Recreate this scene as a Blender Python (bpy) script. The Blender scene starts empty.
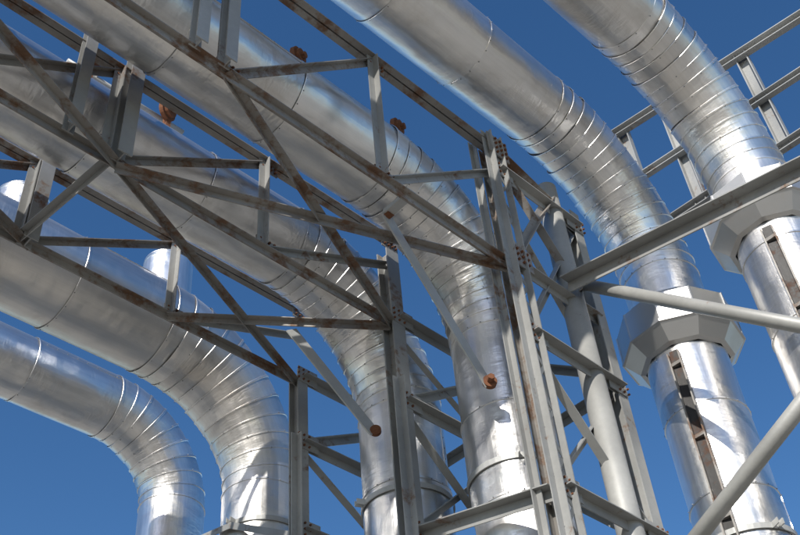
import bpy, bmesh, math, random
from mathutils import Vector, Matrix
random.seed(7)
CZ=1.6   # eye height; heights below are given above eye level and lifted by CZ
sc=bpy.context.scene
def V(x,y,z): return Vector((x,y,z+CZ))
# ---------------------------------------------------------------- materials
def newmat(n):
    m=bpy.data.materials.new(n); m.use_nodes=True
    nt=m.node_tree; b=nt.nodes['Principled BSDF']; return m,nt,b
def N(nt,t,**k):
    n=nt.nodes.new(t)
    for a,v in k.items(): setattr(n,a,v)
    return n
def noise(nt,vec,scale,detail=4,rough=.55):
    n=N(nt,'ShaderNodeTexNoise'); n.inputs['Scale'].default_value=scale
    n.inputs['Detail'].default_value=detail; n.inputs['Roughness'].default_value=rough
    nt.links.new(vec,n.inputs['Vector']); return n.outputs['Fac']
def ramp(nt,fac,stops):
    r=N(nt,'ShaderNodeValToRGB'); e=r.color_ramp.elements
    while len(e)<len(stops): e.new(.5)
    for el,(p,c) in zip(e,stops):
        el.position=p; el.color=(c[0],c[1],c[2],1) if isinstance(c,tuple) else (c,c,c,1)
    nt.links.new(fac,r.inputs['Fac']); return r.outputs['Color']
def mathn(nt,op,a,b=None,c=None):
    n=N(nt,'ShaderNodeMath',operation=op)
    for i,v in enumerate((a,b,c)):
        if v is None: continue
        if isinstance(v,(int,float)): n.inputs[i].default_value=v
        else: nt.links.new(v,n.inputs[i])
    return n.outputs[0]
def mix(nt,f,a,b,mode='MIX'):
    n=N(nt,'ShaderNodeMix',data_type='RGBA',blend_type=mode)
    for s,v in ((n.inputs['Factor'],f),(n.inputs['A'],a),(n.inputs['B'],b)):
        if isinstance(v,(int,float)): s.default_value=v
        elif isinstance(v,tuple): s.default_value=(*v,1)
        else: nt.links.new(v,s)
    return n.outputs['Result']

def clad_mat(name,tone=(.80,.80,.80),r0=.2,r1=.42,metal=.96):
    m,nt,b=newmat(name)
    at=N(nt,'ShaderNodeAttribute',attribute_name='pc')     # (cos, sin, length) pipe coordinates
    sg=N(nt,'ShaderNodeAttribute',attribute_name='seg')    # random value of every sheet
    tc=N(nt,'ShaderNodeTexCoord')
    mp=N(nt,'ShaderNodeMapping'); mp.inputs['Scale'].default_value=(9,9,.5); nt.links.new(at.outputs['Vector'],mp.inputs['Vector'])
    streak=noise(nt,mp.outputs['Vector'],2.0,5,.6)
    blot=noise(nt,tc.outputs['Object'],1.3,5,.6)
    fine=noise(nt,tc.outputs['Object'],22,3,.5)
    mpd=N(nt,'ShaderNodeMapping'); mpd.inputs['Scale'].default_value=(1.6,1.6,2.2); nt.links.new(at.outputs['Vector'],mpd.inputs['Vector'])
    addv=N(nt,'ShaderNodeVectorMath',operation='ADD'); nt.links.new(mpd.outputs['Vector'],addv.inputs[0])
    cb=N(nt,'ShaderNodeCombineXYZ'); nt.links.new(mathn(nt,'MULTIPLY',sg.outputs['Fac'],37.0),cb.inputs[0]); nt.links.new(cb.outputs[0],addv.inputs[1])
    dent=noise(nt,addv.outputs[0],1.0,2,.45)
    # crinkles: short creases running round the sheet
    mpc=N(nt,'ShaderNodeMapping'); mpc.inputs['Scale'].default_value=(3.0,3.0,6.5); nt.links.new(addv.outputs[0],mpc.inputs['Vector'])
    cr=noise(nt,mpc.outputs['Vector'],1.0,2,.5)
    cr=mathn(nt,'ABSOLUTE',mathn(nt,'SUBTRACT',cr,.5))
    crm=ramp(nt,blot,[(.40,0.1),(.62,1.0)])
    cr=mathn(nt,'MULTIPLY',cr,crm)
    v=mathn(nt,'MULTIPLY_ADD',sg.outputs['Fac'],.22,.80)
    v=mathn(nt,'MULTIPLY',v,mathn(nt,'MULTIPLY_ADD',streak,.34,.83))
    cc=N(nt,'ShaderNodeCombineColor')
    for i in range(3): nt.links.new(v,cc.inputs[i])
    col=mix(nt,1.0,cc.outputs[0],tone,'MULTIPLY')
    stain=ramp(nt,blot,[(.50,0.0),(.72,1.0)])
    col=mix(nt,mathn(nt,'MULTIPLY',stain,.42),col,(.49,.43,.36))
    nt.links.new(col,b.inputs['Base Color'])
    b.inputs['Metallic'].default_value=metal
    r=mathn(nt,'MULTIPLY_ADD',streak,(r1-r0),r0-.02)
    r=mathn(nt,'ADD',r,mathn(nt,'MULTIPLY',stain,.08))
    r=mathn(nt,'ADD',r,mathn(nt,'MULTIPLY',sg.outputs['Fac'],.07))
    nt.links.new(r,b.inputs['Roughness'])
    h=mathn(nt,'ADD',mathn(nt,'MULTIPLY',dent,1.0),mathn(nt,'MULTIPLY',streak,.07))
    h=mathn(nt,'ADD',h,mathn(nt,'MULTIPLY',fine,.018))
    h=mathn(nt,'ADD',h,mathn(nt,'MULTIPLY',cr,.27))
    bp=N(nt,'ShaderNodeBump'); bp.inputs['Strength'].default_value=1; bp.inputs['Distance'].default_value=.043
    nt.links.new(h,bp.inputs['Height']); nt.links.new(bp.outputs[0],b.inputs['Normal'])
    return m
def steel_mat(name,paint,rust_amt,rustc=(.17,.075,.035),rough=.55,scale=2.2):
    m,nt,b=newmat(name)
    tc=N(nt,'ShaderNodeTexCoord')
    n1=noise(nt,tc.outputs['Object'],scale,8,.68)
    n2=noise(nt,tc.outputs['Object'],scale*7,4,.6)
    n3=noise(nt,tc.outputs['Object'],.9,3,.5)
    f=mathn(nt,'ADD',mathn(nt,'MULTIPLY',n1,.75),mathn(nt,'MULTIPLY',n2,.25))
    lo=.66-rust_amt*.32
    mask=ramp(nt,f,[(lo,0.0),(lo+.09,1.0)])
    rc=mix(nt,n2,(rustc[0]*.45,rustc[1]*.45,rustc[2]*.5),(rustc[0]*1.5,rustc[1]*1.5,rustc[2]*1.4))
    pc=mix(nt,ramp(nt,n3,[(.3,0.0),(.7,1.0)]),tuple(c*.60 for c in paint),tuple(min(1,c*1.12) for c in paint))
    pc=mix(nt,mathn(nt,'MULTIPLY',n2,.45),pc,tuple(c*.45 for c in paint))
    nt.links.new(mix(nt,mask,pc,rc),b.inputs['Base Color'])
    b.inputs['Metallic'].default_value=.15
    nt.links.new(mathn(nt,'MULTIPLY_ADD',mask,.3,rough-.05),b.inputs['Roughness'])
    bp=N(nt,'ShaderNodeBump'); bp.inputs['Strength'].default_value=.5; bp.inputs['Distance'].default_value=.01
    nt.links.new(f,bp.inputs['Height']); nt.links.new(bp.outputs[0],b.inputs['Normal'])
    return m
CLAD=clad_mat('aluminium_cladding',(.91,.90,.885),.235,.41)
CLAD2=clad_mat('aluminium_cladding_warm',(.89,.865,.83),.27,.46)
DULL=clad_mat('galvanised_sheet',(.74,.735,.72),.34,.5,.85)
RUSTY=steel_mat('weathered_steel',(.34,.32,.295),.50,(.17,.10,.065))
GREY=steel_mat('grey_painted_steel',(.41,.41,.395),.28,(.17,.09,.05))
TUBE=steel_mat('light_grey_paint',(.46,.455,.43),.12)
RUST=steel_mat('rusted_iron',(.22,.09,.045),.9,(.20,.085,.045),.85,6)
LIGHT=steel_mat('galvanised_steel',(.58,.585,.57),.16,(.2,.1,.05))
DARK=steel_mat('dark_rail_steel',(.035,.033,.032),.5,(.09,.045,.03))
m,nt,b=newmat('sandy_gravel'); tc=N(nt,'ShaderNodeTexCoord')
a1=noise(nt,tc.outputs['Object'],.15,6); a2=noise(nt,tc.outputs['Object'],14,6,.7)
nt.links.new(mix(nt,a2,mix(nt,a1,(.24,.21,.17),(.33,.30,.25)),mix(nt,a1,(.38,.35,.30),(.30,.27,.22))),b.inputs['Base Color'])
b.inputs['Roughness'].default_value=.95
bp=N(nt,'ShaderNodeBump'); bp.inputs['Distance'].default_value=.03; nt.links.new(a2,bp.inputs['Height']); nt.links.new(bp.outputs[0],b.inputs['Normal'])
SAND=m
m,nt,b=newmat('concrete'); tc=N(nt,'ShaderNodeTexCoord')
a1=noise(nt,tc.outputs['Object'],5,8,.7)
nt.links.new(mix(nt,a1,(.25,.24,.225),(.42,.41,.39)),b.inputs['Base Color']); b.inputs['Roughness'].default_value=.9
CONC=m
# ---------------------------------------------------------------- helpers
def empty(name,loc=(0,0,0)):
    e=bpy.data.objects.new(name,None); e.empty_display_size=.3; e.location=loc; sc.collection.objects.link(e); return e
def finish(bm,name,mat,parent=None,smooth=False):
    me=bpy.data.meshes.new(name); bm.normal_update(); bm.to_mesh(me); bm.free()
    me.materials.append(mat)
    if smooth:
        for p in me.polygons: p.use_smooth=True
    o=bpy.data.objects.new(name,me); sc.collection.objects.link(o)
    if parent: o.parent=parent
    return o
def section(kind,w,h,t):
    if kind=='L': return [(0,0),(w,0),(w,t),(t,t),(t,h),(0,h)]
    if kind=='C': return [(-h/2,-w/2),(h/2,-w/2),(h/2,-w/2+t),(-h/2+t,-w/2+t),(-h/2+t,w/2-t),(h/2,w/2-t),(h/2,w/2),(-h/2,w/2)]
    if kind=='I': return [(-w/2,-h/2),(w/2,-h/2),(w/2,-h/2+t),(t/2,-h/2+t),(t/2,h/2-t),(w/2,h/2-t),(w/2,h/2),(-w/2,h/2),(-w/2,h/2-t),(-t/2,h/2-t),(-t/2,-h/2+t),(-w/2,-h/2+t)]
    if kind=='T':
        return [(w/2*math.cos(i*math.tau/24),w/2*math.sin(i*math.tau/24)) for i in range(24)]
    return [(-w/2,-h/2),(w/2,-h/2),(w/2,h/2),(-w/2,h/2)]
def beam(bm,p,q,kind='L',w=.1,h=.1,t=.012,ref=(0,0,1),flip=1,jit=.003):
    p=Vector(p);q=Vector(q); d=(q-p).normalized(); r=Vector(ref)
    if abs(d.dot(r))>.95: r=Vector((1,0,0)) if abs(d.x)<.9 else Vector((0,1,0))
    a=d.cross(r).normalized()
    b_=d.cross(a).normalized()
    off=(a*random.uniform(-jit,jit)+b_*random.uniform(-jit,jit))
    S=section(kind,w,h,t)
    v0=[];v1=[]
    for (u,v) in S:
        o=a*u*flip+b_*v+off
        v0.append(bm.verts.new(p+o)); v1.append(bm.verts.new(q+o))
    n=len(S); fs=[]
    for i in range(n):
        j=(i+1)%n
        f=bm.faces.new((v0[i],v0[j],v1[j],v1[i])); fs.append(f)
        if kind=='T': f.smooth=True
    fs.append(bm.faces.new(v0[::-1])); fs.append(bm.faces.new(v1))
    bmesh.ops.recalc_face_normals(bm,faces=fs)
def box(bm,c,sx,sy,sz,rot=None):
    M=Matrix.Translation(Vector(c))@(rot.to_4x4() if rot else Matrix())@Matrix.Diagonal((sx,sy,sz,1))
    bmesh.ops.create_cube(bm,size=1,matrix=M)
def disc(bm,c,axis,r,th,n=20,r2=None):
    q=Vector(axis).to_track_quat('Z','Y').to_matrix().to_4x4()
    bmesh.ops.create_cone(bm,cap_ends=True,segments=n,radius1=r,radius2=r if r2 is None else r2,depth=th,matrix=Matrix.Translation(Vector(c))@q)
def bolts(bm,pts,axis,r=.017,th=.03):
    for p in pts: disc(bm,p,axis,r,th,6)
def screw(bm,c,dv,r=.0085,th=.009):
    a=dv.orthogonal().normalized(); b_=dv.cross(a)
    base=[bm.verts.new(c+(a*math.cos(math.tau*i/5)+b_*math.sin(math.tau*i/5))*r) for i in range(5)]
    top=bm.verts.new(c+dv*th)
    for i in range(5): bm.faces.new((base[i],base[(i+1)%5],top))
DARKSCREW=steel_mat('screw_zinc',(.30,.30,.30),.3)
# ---- clad pipe built sheet by sheet
def pipe(name,path_fn,breaks,rad_fn,mat,parent,n=72,lip=.007):
    """path_fn(s)->(pos,tangent,side)  breaks: list of (s0,s1,kind)"""
    bm=bmesh.new(); lp=bm.verts.layers.float_vector.new('pc'); ls=bm.verts.layers.float.new('seg')
    rv=bmesh.new()
    for k,(s0,s1,kind) in enumerate(breaks):
        sr=random.random(); L=s1-s0
        dth=random.uniform(-.004,.004)
        rings=[(s0-.012,lip),(s0-.008,lip+.004),(s0+.014,lip+.004),(s0+.019,lip*.35),(s0+L*.5,random.uniform(-.001,.004)),(s1+.004,-.002)]
        prev=None
        shift=Vector((random.uniform(-1,1),random.uniform(-1,1),random.uniform(-1,1)))*(.003 if kind=='S' else .005)
        tl=Vector((random.uniform(-1,1),random.uniform(-1,1),random.uniform(-1,1)))*(.012 if kind!='S' else .003)
        ph=[random.uniform(0,6.28) for _ in range(3)]
        for ri,(s,dr) in enumerate(rings):
            pos,tan,side=path_fn(s); up=side.cross(tan).normalized()
            r=rad_fn(s)+dr+dth
            ring=[]
            for i in range(n):
                a=math.tau*i/n
                dd=side*math.cos(a)+up*math.sin(a)
                wob=.0022*math.sin(5*a+ph[0])+.0016*math.sin(9*a+ph[1])+(.003*math.sin(13*a+ph[2]) if (ri==4 and kind!='S') else 0)
                v=bm.verts.new(pos+shift+dd*(r+wob)+tan*(tl.dot(dd)))
                v[lp]=Vector((math.cos(a)*.5,math.sin(a)*.5,s)); v[ls]=sr
                ring.append(v)
            if prev:
                for i in range(n):
                    f=bm.faces.new((prev[i],prev[(i+1)%n],ring[(i+1)%n],ring[i])); f.smooth=True
            prev=ring
        pos,tan,side=path_fn(s0+.005); up=side.cross(tan).normalized()
        if pos.x<-1: continue
        nr=20 if kind=='S' else 12
        for i in range(nr):
            a=math.tau*(i+.3)/nr; dvec=side*math.cos(a)+up*math.sin(a)
            screw(rv,pos+dvec*(rad_fn(s0)+lip+.004),dvec)
        if kind=='S':
            a0=random.choice([-2.2,-1.3,-.9,-2.7])+random.uniform(-.15,.15)
            pa,ta,sa=path_fn(s0+.03); pb,tb,sb=path_fn(s1-.02); ua=sa.cross(ta).normalized()
            dv=sa*math.cos(a0)+ua*math.sin(a0)
            cr=ta.cross(dv).normalized()
            A=pa+dv*(rad_fn(s0)+.004); B=pb+dv*(rad_fn(s1)+.004); wd=.02
            vs=[]
            for P_ in (A,B):
                for (x,y) in ((-wd,-.006),(wd,-.006),(wd,.003),(-wd,.003)):
                    v=bm.verts.new(P_+cr*x+dv*y); v[lp]=Vector((.3,.3,s0)); v[ls]=min(1,sr*.5+.2); vs.append(v)
            for i in range(4):
                j=(i+1)%4; bm.faces.new((vs[i],vs[j],vs[4+j],vs[4+i]))
            m_=int((B-A).length/.14)
            for i in range(m_): screw(rv,A.lerp(B,(i+.5)/m_)+dv*.003,dv)
    bmesh.ops.recalc_face_normals(bm,faces=bm.faces)
    o=finish(bm,name,mat,parent)
    e=o.modifiers.new('e','EDGE_SPLIT'); e.split_angle=math.radians(28)
    finish(rv,name+'_screws',DARKSCREW,parent)
    return o

def elbow_pipe(y,x_leg,zc,R,d_h,d_v,mat,x_start=-22,ngore=9,seglen=1.3,zb=-CZ+.35):
    par=empty('insulated_pipe')
    Lh=(x_leg-R)-x_start; La=R*math.pi/2; Lv=(zc-R)-zb
    def path(s):
        if s<=Lh: return V(x_start+s,y,zc),Vector((1,0,0)),Vector((0,1,0))
        if s<=Lh+La:
            a=(s-Lh)/R
            return V(x_leg-R+R*math.sin(a),y,zc-R+R*math.cos(a)),Vector((math.cos(a),0,-math.sin(a))),Vector((0,1,0))
        t=s-Lh-La
        return V(x_leg,y,zc-R-t),Vector((0,0,-1)),Vector((0,1,0))
    def rad(s):
        if s<=Lh: return d_h/2
        if s<=Lh+La: 
            k=(s-Lh)/La; k=k*k*(3-2*k); return (d_h+(d_v-d_h)*k)/2
        return d_v/2
    br=[]
    hs=[Lh]
    while hs[-1]>0:
        hs.append(max(0,hs[-1]-seglen))
    hs=hs[::-1]
    for a,b in zip(hs[:-1],hs[1:]):
        if b-a>.05: br.append((a,b,'S'))
    for i in range(ngore): br.append((Lh+La*i/ngore,Lh+La*(i+1)/ngore,'G'))
    s=Lh+La; end=Lh+La+Lv
    while s<end-.05:
        e=min(end,s+seglen*.8); br.append((s,e,'S')); s=e
    pipe('cladding',path,br,rad,mat,par)
    bm=bmesh.new(); disc(bm,V(x_leg,y,-CZ+.15),(0,0,1),d_v/2+.28,.5,32); finish(bm,'ground_sleeve',CONC,par)
    bm=bmesh.new(); disc(bm,V(x_start+.0,y,zc),(1,0,0),d_h/2-.01,.1,48); finish(bm,'end_cap',mat,par)
    return par

PA1=elbow_pipe(11.3,7.19,9.60,1.25,.92,.90,CLAD,ngore=9)
PA2=elbow_pipe(9.27,7.20,9.36,1.85,1.24,.98,CLAD2,ngore=12)
PB =elbow_pipe(6.88,7.30,9.10,1.75,.98,.96,CLAD,ngore=15)
PC =elbow_pipe(5.38,7.30,9.22,1.75,.98,.96,CLAD,ngore=15)
PD =elbow_pipe(4.25,9.33,10.72,1.9,.94,.92,CLAD,ngore=15)
PE =elbow_pipe(2.74,9.25,10.95,1.9,.95,.92,CLAD2,ngore=15)

for x,zt in ((5.5,10.55),(3.35,10.35)):
    L=zt-9.7
    def pth(s,x=x): return V(x,9.27,9.7+s),Vector((0,0,1)),Vector((1,0,0))
    pipe('nozzle_stub',pth,[(0.02,L,'G')],lambda s:.33,CLAD,PA2,48)
    bm=bmesh.new(); bmesh.ops.create_uvsphere(bm,u_segments=40,v_segments=16,radius=.335,matrix=Matrix.Translation(V(x,9.27,zt-.03))@Matrix.Diagonal((1,1,.35,1)))
    finish(bm,'stub_cap',CLAD,PA2,True)

def collar(par,x,y,zt,zb,r):
    bm=bmesh.new(); n=10
    prof=[(zt+.05,.49),(zt+.02,r*.80),(zt-.02,r*.83),(zt-.12,r),(zb+.22,r),(zb+.21,r+.018),(zb+.18,r+.018),(zb+.17,r*.99),(zb,r*.78),(zb-.02,.48)]
    prev=None
    for z,rr in prof:
        ring=[bm.verts.new(V(x+rr*math.cos(math.tau*(i+.35)/n),y+rr*math.sin(math.tau*(i+.35)/n),z)) for i in range(n)]
        if prev:
            for i in range(n): bm.faces.new((prev[i],prev[(i+1)%n],ring[(i+1)%n],ring[i]))
        prev=ring
    bmesh.ops.recalc_face_normals(bm,faces=bm.faces)
    for i in range(n):
        c,s_=math.cos(math.tau*(i+.35)/n),math.sin(math.tau*(i+.35)/n)
        beam(bm,V(x+r*c,y+r*s_,zt-.12),V(x+r*c,y+r*s_,zb+.22),'F',.018,.018)
    finish(bm,'expansion_collar',DULL,par)
    bm=bmesh.new(); dk=bmesh.new()
    for base in (math.radians(192),math.radians(20)):
        c=Vector((math.cos(base),math.sin(base),0)); t=Vector((-c.y,c.x,0))
        for off in (-.06,.06):
            A=V(x,y,zb-.15)+c*.49+t*off; Q=V(x,y,-CZ+.6)+c*.49+t*off
            beam(bm,A,Q,'F',.016,.08,ref=tuple(c))
        A=V(x,y,zb-.10)+c*.465; Q=V(x,y,-CZ+.6)+c*.465
        beam(dk,A,Q,'F',.105,.03,ref=tuple(c))
        for k in range(7):
            box(bm,V(x,y,zb-.3-k*.95)+c*.485,.07,.13,.04)
    finish(bm,'guide_rail',RUSTY,par); finish(dk,'guide_slot',DARK,par)
collar(PD,9.33,4.25,8.27,7.56,.69)
collar(PE,9.25,2.74,8.98,8.27,.69)
def band(par,x,y,z,r,lugdir):
    bm=bmesh.new()
    prof=[(z+.03,r),(z+.03,r+.014),(z-.03,r+.014),(z-.03,r)]
    rings=[]
    for zz,rr in prof:
        rings.append([bm.verts.new(V(x+rr*math.cos(math.tau*i/48),y+rr*math.sin(math.tau*i/48),zz)) for i in range(48)])
    for a,b_ in zip(rings,rings[1:]+rings[:1]):
        for i in range(48): bm.faces.new((a[i],a[(i+1)%48],b_[(i+1)%48],b_[i]))
    c=Vector(lugdir).normalized()
    rot=c.to_track_quat('X','Z').to_matrix()
    for s in (-.03,.03):
        t=Vector((-c.y,c.x,0))
        box(bm,V(x,y,z)+c*(r+.05)+t*s,.11,.012,.06,rot)
    bmesh.ops.recalc_face_normals(bm,faces=bm.faces)
    finish(bm,'clamp_band',LIGHT,par)
band(PA2,7.20,9.27,6.95,.50,(-1,-.2,0)); band(PB,7.3,6.88,6.2,.49,(-1,.4,0))
band(PC,7.3,5.38,5.75,.49,(-.8,-.8,0)); band(PD,9.33,4.25,5.2,.475,(-.5,-1,0))

# ---------------------------------------------------------------- pipe rack
rack=empty('steel_pipe_rack')
bR=bmesh.new(); bG=bmesh.new(); bT=bmesh.new(); bL=bmesh.new(); bK=bmesh.new()
step=1.86
planes=[(4.60,6.77,7.80,9.74),(6.20,6.60,8.00,9.36),(7.85,6.60,8.22,9.38)]
for pi,(y,xc,zl,zh) in enumerate(planes):
    x0=-11.9
    for z,fl in ((zl,1),(zh,-1)):
        beam(bR,V(x0,y+.008,z),V(xc+.05,y+.008,z),'L',.075,.09,.011,ref=(0,0,fl),flip=1)
        beam(bR,V(x0,y-.008,z),V(xc+.05,y-.008,z),'L',.075,.09,.011,ref=(0,0,fl),flip=-1)
    k=0
    x=xc
    while x>x0+.5:
        if k>0: 
            beam(bG,V(x,y-.02,zl),V(x,y-.02,zh),'L',.085,.085,.01,ref=(0,1,0))
        xn=x-step
        ztop=zh if k!=0 else zh-.4
        beam(bR if k else bG,V(xn+.05,y+.02,zl+.03),V(x-.03,y+.02,ztop-.03),'L',.065,.075,.01,ref=(0,0,1))
        for (gx,gz,s) in ((xn,zl,1),(x,zh,-1)):
            box(bR,V(gx+.05,y,gz+.05*s),.26,.012,.18)
            bolts(bK,[V(gx-.04+.06*i,y-.02,gz+.04*s+.06*j*s) for i in range(4) for j in range(2)],(0,1,0),.013)
        x=xn;k+=1
y,xc,zl,zh=planes[1]
for x,w in ((2.98,.15),(2.45,.12),(1.15,.14)):
    beam(bG,V(x,y-.12,zl-.05),V(x,y-.12,zh+.35),'I',w,w,.014,ref=(0,1,0))
y,xc,zl,zh=planes[0]
for x in (3.02,2.72):
    beam(bG,V(x,y-.10,zl-.02),V(x,y-.10,zh+.1),'I',.12,.12,.012,ref=(0,1,0))
y,xc,zl,zh=planes[2]
beam(bG,V(2.95,y-.1,zl-.1),V(2.95,y-.1,zh+.2),'I',.16,.16,.014,ref=(0,1,0))
F,M,K=planes
def P(p,x,dz=0,dy=0): return V(x,p[0]+dy,p[2]+dz)
beam(bR,P(F,3.05,-.03),P(M,6.55,-.03),'L',.08,.08,.01)
beam(bR,P(M,3.0,-.07),P(F,6.75,-.05),'L',.08,.08,.01)
beam(bR,P(M,3.0,-.05),P(K,6.55,-.04),'L',.075,.075,.01)
beam(bR,P(K,4.72,-.03),P(M,6.55,-.06),'L',.075,.075,.01)
beam(bG,P(K,2.9,.0),P(M,2.95,-.0),'L',.08,.08,.01)
for xx in (1.1,-2.6,-6.3,-10):
    beam(bR,P(F,xx,-.02),P(M,xx,-.02),'L',.09,.09,.01); beam(bR,P(M,xx,-.02),P(K,xx,-.02),'L',.09,.09,.01)
for xa,xb in ((-.7,3.0),(-4.4,-.7),(-8.1,-4.4)):
    beam(bR,P(F,xa,-.03),P(M,xb,-.03),'L',.08,.08,.01)
    beam(bR,P(M,xa,-.03),P(K,xb,-.03),'L',.08,.08,.01)
for xx in (1.15,-2.6,-6.3,-10.0):
    beam(bG,V(xx,4.3,8.55),V(xx,8.2,8.50),'I',.14,.14,.012)
levels={0:[9.30,6.85,5.08,3.3,1.4],1:[8.06,6.9,5.35,3.6,1.7],2:[8.26,7.3,6.15,4.6,2.6]}
for pi,(y,xc,zl,zh) in enumerate(planes):
    xb=8.2; gb=-CZ+.3
    top=zh+.12
    if pi==0:
        for sx in (-.09,.09):
            beam(bG,V(xc+sx,y-.06,gb),V(xc+sx,y-.06,top),'L',.09*(-1 if sx<0 else 1)*-1,.09,.012,ref=(0,1,0))
            beam(bG if sx<0 else bR,V(xc+sx,y+.16,gb),V(xc+sx,y+.16,top),'L',.07,.07,.012,ref=(0,1,0))
        z=gb+.2;s=1
        while z<top-.3:
            beam(bG,V(xc-.09*s,y-.075,z),V(xc+.09*s,y-.075,z+.26),'F',.045,.008,ref=(0,1,0)); z+=.26; s=-s
    else:
        beam(bG,V(xc,y,gb),V(xc,y,zl+1.1 if pi==1 else zl+.1),'I',.19 if pi==1 else .15,.17,.016,ref=(0,1,0))
        beam(bG,V(xc-.10,y-.10,gb),V(xc-.10,y-.10,zl-.9),'L',.09,.09,.012,ref=(0,1,0))
    beam(bG,V(xb,y,gb),V(xb,y,top-.3),'I',.16,.16,.014,ref=(0,1,0))
    lv=levels[pi]
    for i,z in enumerate(lv):
        beam(bG,V(xc,y-.05,z),V(xb,y-.05,z),'L',.11,.11,.012)
        if i<len(lv)-1:
            a,b_=(xc,xb) if i%2 else (xb,xc)
            beam(bG,V(a,y+.06,z-.05),V(b_,y+.06,lv[i+1]+.05),'L',.095,.095,.011,ref=(0,1,0))
            if pi!=2: beam(bG,V(b_,y+.11,z-.05),V(a,y+.11,lv[i+1]+.05),'L',.07,.07,.011,ref=(0,1,0))
        for gx in (xc,xb):
            box(bG,V(gx+(.08 if gx==xc else -.08),y-.085,z),.30,.012,.22)
            bolts(bK,[V(gx-.07+.075*a_,y-.10,z-.07+.07*c_) for a_ in range(3) for c_ in range(3)],(0,1,0),.013,.022)
    for gx in (xc,xb):
        box(bG,V(gx,y,-CZ+.31),.5,.5,.03)
y=4.6
beam(bR,V(6.77,y,9.72),V(8.2,y,9.30),'L',.11,.11,.012)
beam(bR,V(6.80,y+.02,9.62),V(7.8,y+.02,8.25),'L',.10,.10,.012,ref=(0,1,0))
beam(bR,V(6.80,y-.04,7.86),V(7.8,y-.04,9.55),'L',.09,.09,.012,ref=(0,1,0))
beam(bG,V(6.77,y,7.86),V(8.2,y,7.86),'L',.10,.10,.012)
box(bR,V(6.80,y-.11,9.66),.34,.014,.34); bolts(bK,[V(6.68+.08*a_,y-.13,9.54+.08*c_) for a_ in range(4) for c_ in range(4)],(0,1,0),.015,.025)
box(bR,V(6.83,y-.11,7.86),.30,.014,.30); bolts(bK,[V(6.74+.08*a_,y-.13,7.78+.08*c_) for a_ in range(3) for c_ in range(3)],(0,1,0),.015,.025)
beam(bG,V(6.62,6.2,5.35),V(6.75,4.6,5.08),'L',.12,.12,.012)
beam(bG,V(6.60,7.85,4.6),V(6.62,6.2,4.4),'L',.12,.12,.012)
beam(bG,V(8.2,7.85,7.3),V(8.2,6.2,7.3),'L',.10,.10,.012)
beam(bG,V(8.2,6.2,6.9),V(8.2,4.6,6.9),'L',.10,.10,.012)
beam(bG,V(8.2,6.2,8.3),V(8.2,4.6,7.1),'L',.09,.09,.012)
beam(bG,V(8.2,6.2,6.8),V(8.2,4.6,5.1),'L',.09,.09,.012)
beam(bG,V(8.2,7.85,7.2),V(8.2,6.2,5.4),'L',.09,.09,.012)
beam(bG,V(6.60,7.85,6.15),V(6.62,9.1,6.9),'L',.08,.08,.01)
beam(bG,V(6.62,9.1,6.9),V(6.6,11.1,7.25),'L',.08,.08,.01)
beam(bL,V(5.36,5.0,7.92),V(6.62,5.03,6.40),'F',.14,.016,ref=(0,1,0))
disc(bK,V(6.60,5.00,6.42),(-.6,-.8,0),.07,.05,24); disc(bK,V(6.57,4.96,6.42),(-.6,-.8,0),.035,.09,6)
beam(bL,V(5.36,4.99,7.94),V(5.36,4.62,7.94),'F',.10,.05)
disc(bK,V(5.37,4.97,7.92),(0,1,0),.045,.06,16)
beam(bL,V(5.75,6.95,7.95),V(6.62,6.62,6.75),'F',.17,.016,ref=(0,1,0))
disc(bK,V(6.61,6.60,6.77),(-.7,-.7,0),.06,.05,24)
CX=7.8
beam(bT,V(CX,4.6,-CZ+.3),V(CX,4.6,9.75),'T',.26,.26)
beam(bT,V(CX,1.4,-CZ+.3),V(CX,1.4,8.2),'T',.26,.26)
beam(bG,V(CX-.16,4.5,8.02),V(CX-.16,1.4,7.42),'L',.15,.15,.014)
beam(bT,V(CX+.01,4.5,8.10),V(CX+.01,1.4,5.03),'T',.14,.14)
beam(bT,V(CX,4.55,4.38),V(CX,1.4,6.0),'T',.15,.15)
beam(bT,V(CX,4.55,4.1),V(CX,1.4,1.0),'T',.15,.15)
for yy in (4.6,1.4):
    disc(bT,V(CX,yy,-CZ+.32),(0,0,1),.3,.04,24)
box(bG,V(CX-.03,4.42,8.09),.02,.35,.28)
for y,xc,zl,zh in planes:
    for xx in (-10,-11.8):
        beam(bG,V(xx,y,-CZ+.3),V(xx,y,zl),'I',.2,.2,.016,ref=(0,1,0))
    beam(bG,V(-10,y-.05,.5),V(-11.8,y-.05,zl-.3),'L',.1,.1,.012); beam(bG,V(-11.8,y+.06,.5),V(-10,y+.06,zl-.3),'L',.1,.1,.012)
finish(bR,'weathered_members',RUSTY,rack); finish(bG,'grey_members',GREY,rack)
finish(bT,'tube_members',TUBE,rack); finish(bL,'sway_bars',LIGHT,rack); finish(bK,'bolts_and_pins',RUST,rack)
bm=bmesh.new()
for y,xc,zl,zh in planes:
    for xx in (xc,8.2,-10,-11.8): box(bm,(xx,y,.14),.8,.8,.30)
for yy in (1.4,): box(bm,(CX,yy,.14),.8,.8,.30)
finish(bm,'footings',CONC,rack)

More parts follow.
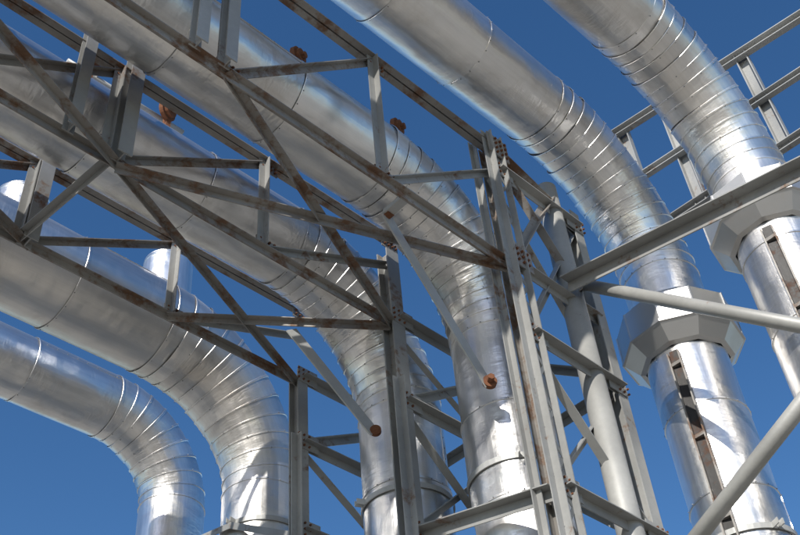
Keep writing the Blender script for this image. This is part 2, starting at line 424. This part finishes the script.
g=empty('support_gantry'); bm=bmesh.new(); X=9.95
for yy,zt,zb in ((4.35,12.4,-CZ+.3),(3.62,12.3,10.2),(2.35,12.2,10.2),(.6,12.0,-CZ+.3)):
    beam(bm,V(X,yy,zb),V(X,yy,zt),'C',.17,.10,.016,ref=(0,1,0))
beam(bm,V(X-.06,4.75,12.45),V(X-.06,.2,11.85),'C',.14,.10,.014)
beam(bm,V(X-.06,4.4,11.30),V(X-.06,.5,11.0),'C',.12,.09,.014)
beam(bm,V(X-.06,4.4,10.25),V(X-.06,.5,10.10),'C',.14,.09,.014)
finish(bm,'gantry_frame',GREY,g)
bm=bmesh.new()
for yy in (4.35,.6): box(bm,(X,yy,.14),.8,.8,.30)
finish(bm,'gantry_footing',CONC,g)

def hanger(y,z,xs):
    e=empty('pipe_hanger'); a=bmesh.new(); c=bmesh.new(); ax=Vector((.35,-.85,-.1)).normalized()
    for x in xs:
        disc(a,V(x,y,z),ax,.125,.05,28); disc(a,V(x,y,z)+ax*.04,ax,.09,.05,28); disc(a,V(x,y,z)+ax*.08,ax,.04,.06,6)
        box(a,V(x+.04,y+.05,z-.22),.06,.08,.34)
    beam(c,V(xs[0]-.2,y+.12,z-.02),V(xs[-1]+.3,y+.12,z-.02),'T',.06,.06)
    beam(c,V(xs[0]-.4,y+.05,z-.34),V(xs[-1]+.3,y+.05,z-.34),'C',.10,.06,.01)
    finish(a,'rusty_wheels',RUST,e); finish(c,'hanger_rod',LIGHT,e)
hanger(5.22,9.98,(4.40,5.90)); hanger(6.72,9.96,(2.75,3.75))
sp=empty('small_bore_pipe')
def pth2(s): return V(-14+s,4.95,10.35),Vector((1,0,0)),Vector((0,1,0))
pipe('cladding',pth2,[(i*1.6,(i+1)*1.6,'G') for i in range(10)],lambda s:.13,CLAD,sp,40)

bm=bmesh.new(); bmesh.ops.create_grid(bm,x_segments=8,y_segments=8,size=3000); finish(bm,'ground',SAND)
sun_dir=Vector((-.85,-.38,.60)).normalized()
el=math.asin(sun_dir.z); az=math.atan2(sun_dir.x,sun_dir.y)
w=bpy.data.worlds.new('World'); sc.world=w; w.use_nodes=True
nt=w.node_tree; bg=nt.nodes['Background']; sk=N(nt,'ShaderNodeTexSky'); sk.sky_type='NISHITA'; sk.sun_disc=False
sk.sun_elevation=el; sk.sun_rotation=az; sk.altitude=300; sk.air_density=1.0; sk.dust_density=.5; sk.ozone_density=2.0
hs=N(nt,'ShaderNodeHueSaturation'); hs.inputs['Saturation'].default_value=1.26; hs.inputs['Hue'].default_value=.503
nt.links.new(sk.outputs[0],hs.inputs['Color']); nt.links.new(hs.outputs[0],bg.inputs[0]); bg.inputs[1].default_value=.138
L=bpy.data.lights.new('sun','SUN'); L.energy=4.9; L.angle=math.radians(.5); L.color=(1,.955,.88)
lo=bpy.data.objects.new('sun',L); sc.collection.objects.link(lo); lo.rotation_euler=sun_dir.to_track_quat('Z','Y').to_euler(); lo.location=(0,0,40)
cam=bpy.data.cameras.new('camera'); co=bpy.data.objects.new('camera',cam); sc.collection.objects.link(co); sc.camera=co
R=Matrix(((.7208,-.4483,-.5286),(-.689,-.5414,-.4818),(-.070,.7107,-.6999)))
co.matrix_world=Matrix.Translation((0,0,CZ))@R.to_quaternion().to_matrix().to_4x4()
cam.lens=48.6; cam.sensor_width=36; cam.clip_end=9000
sc.view_settings.view_transform='Standard'; sc.view_settings.look='None'; sc.view_settings.exposure=0
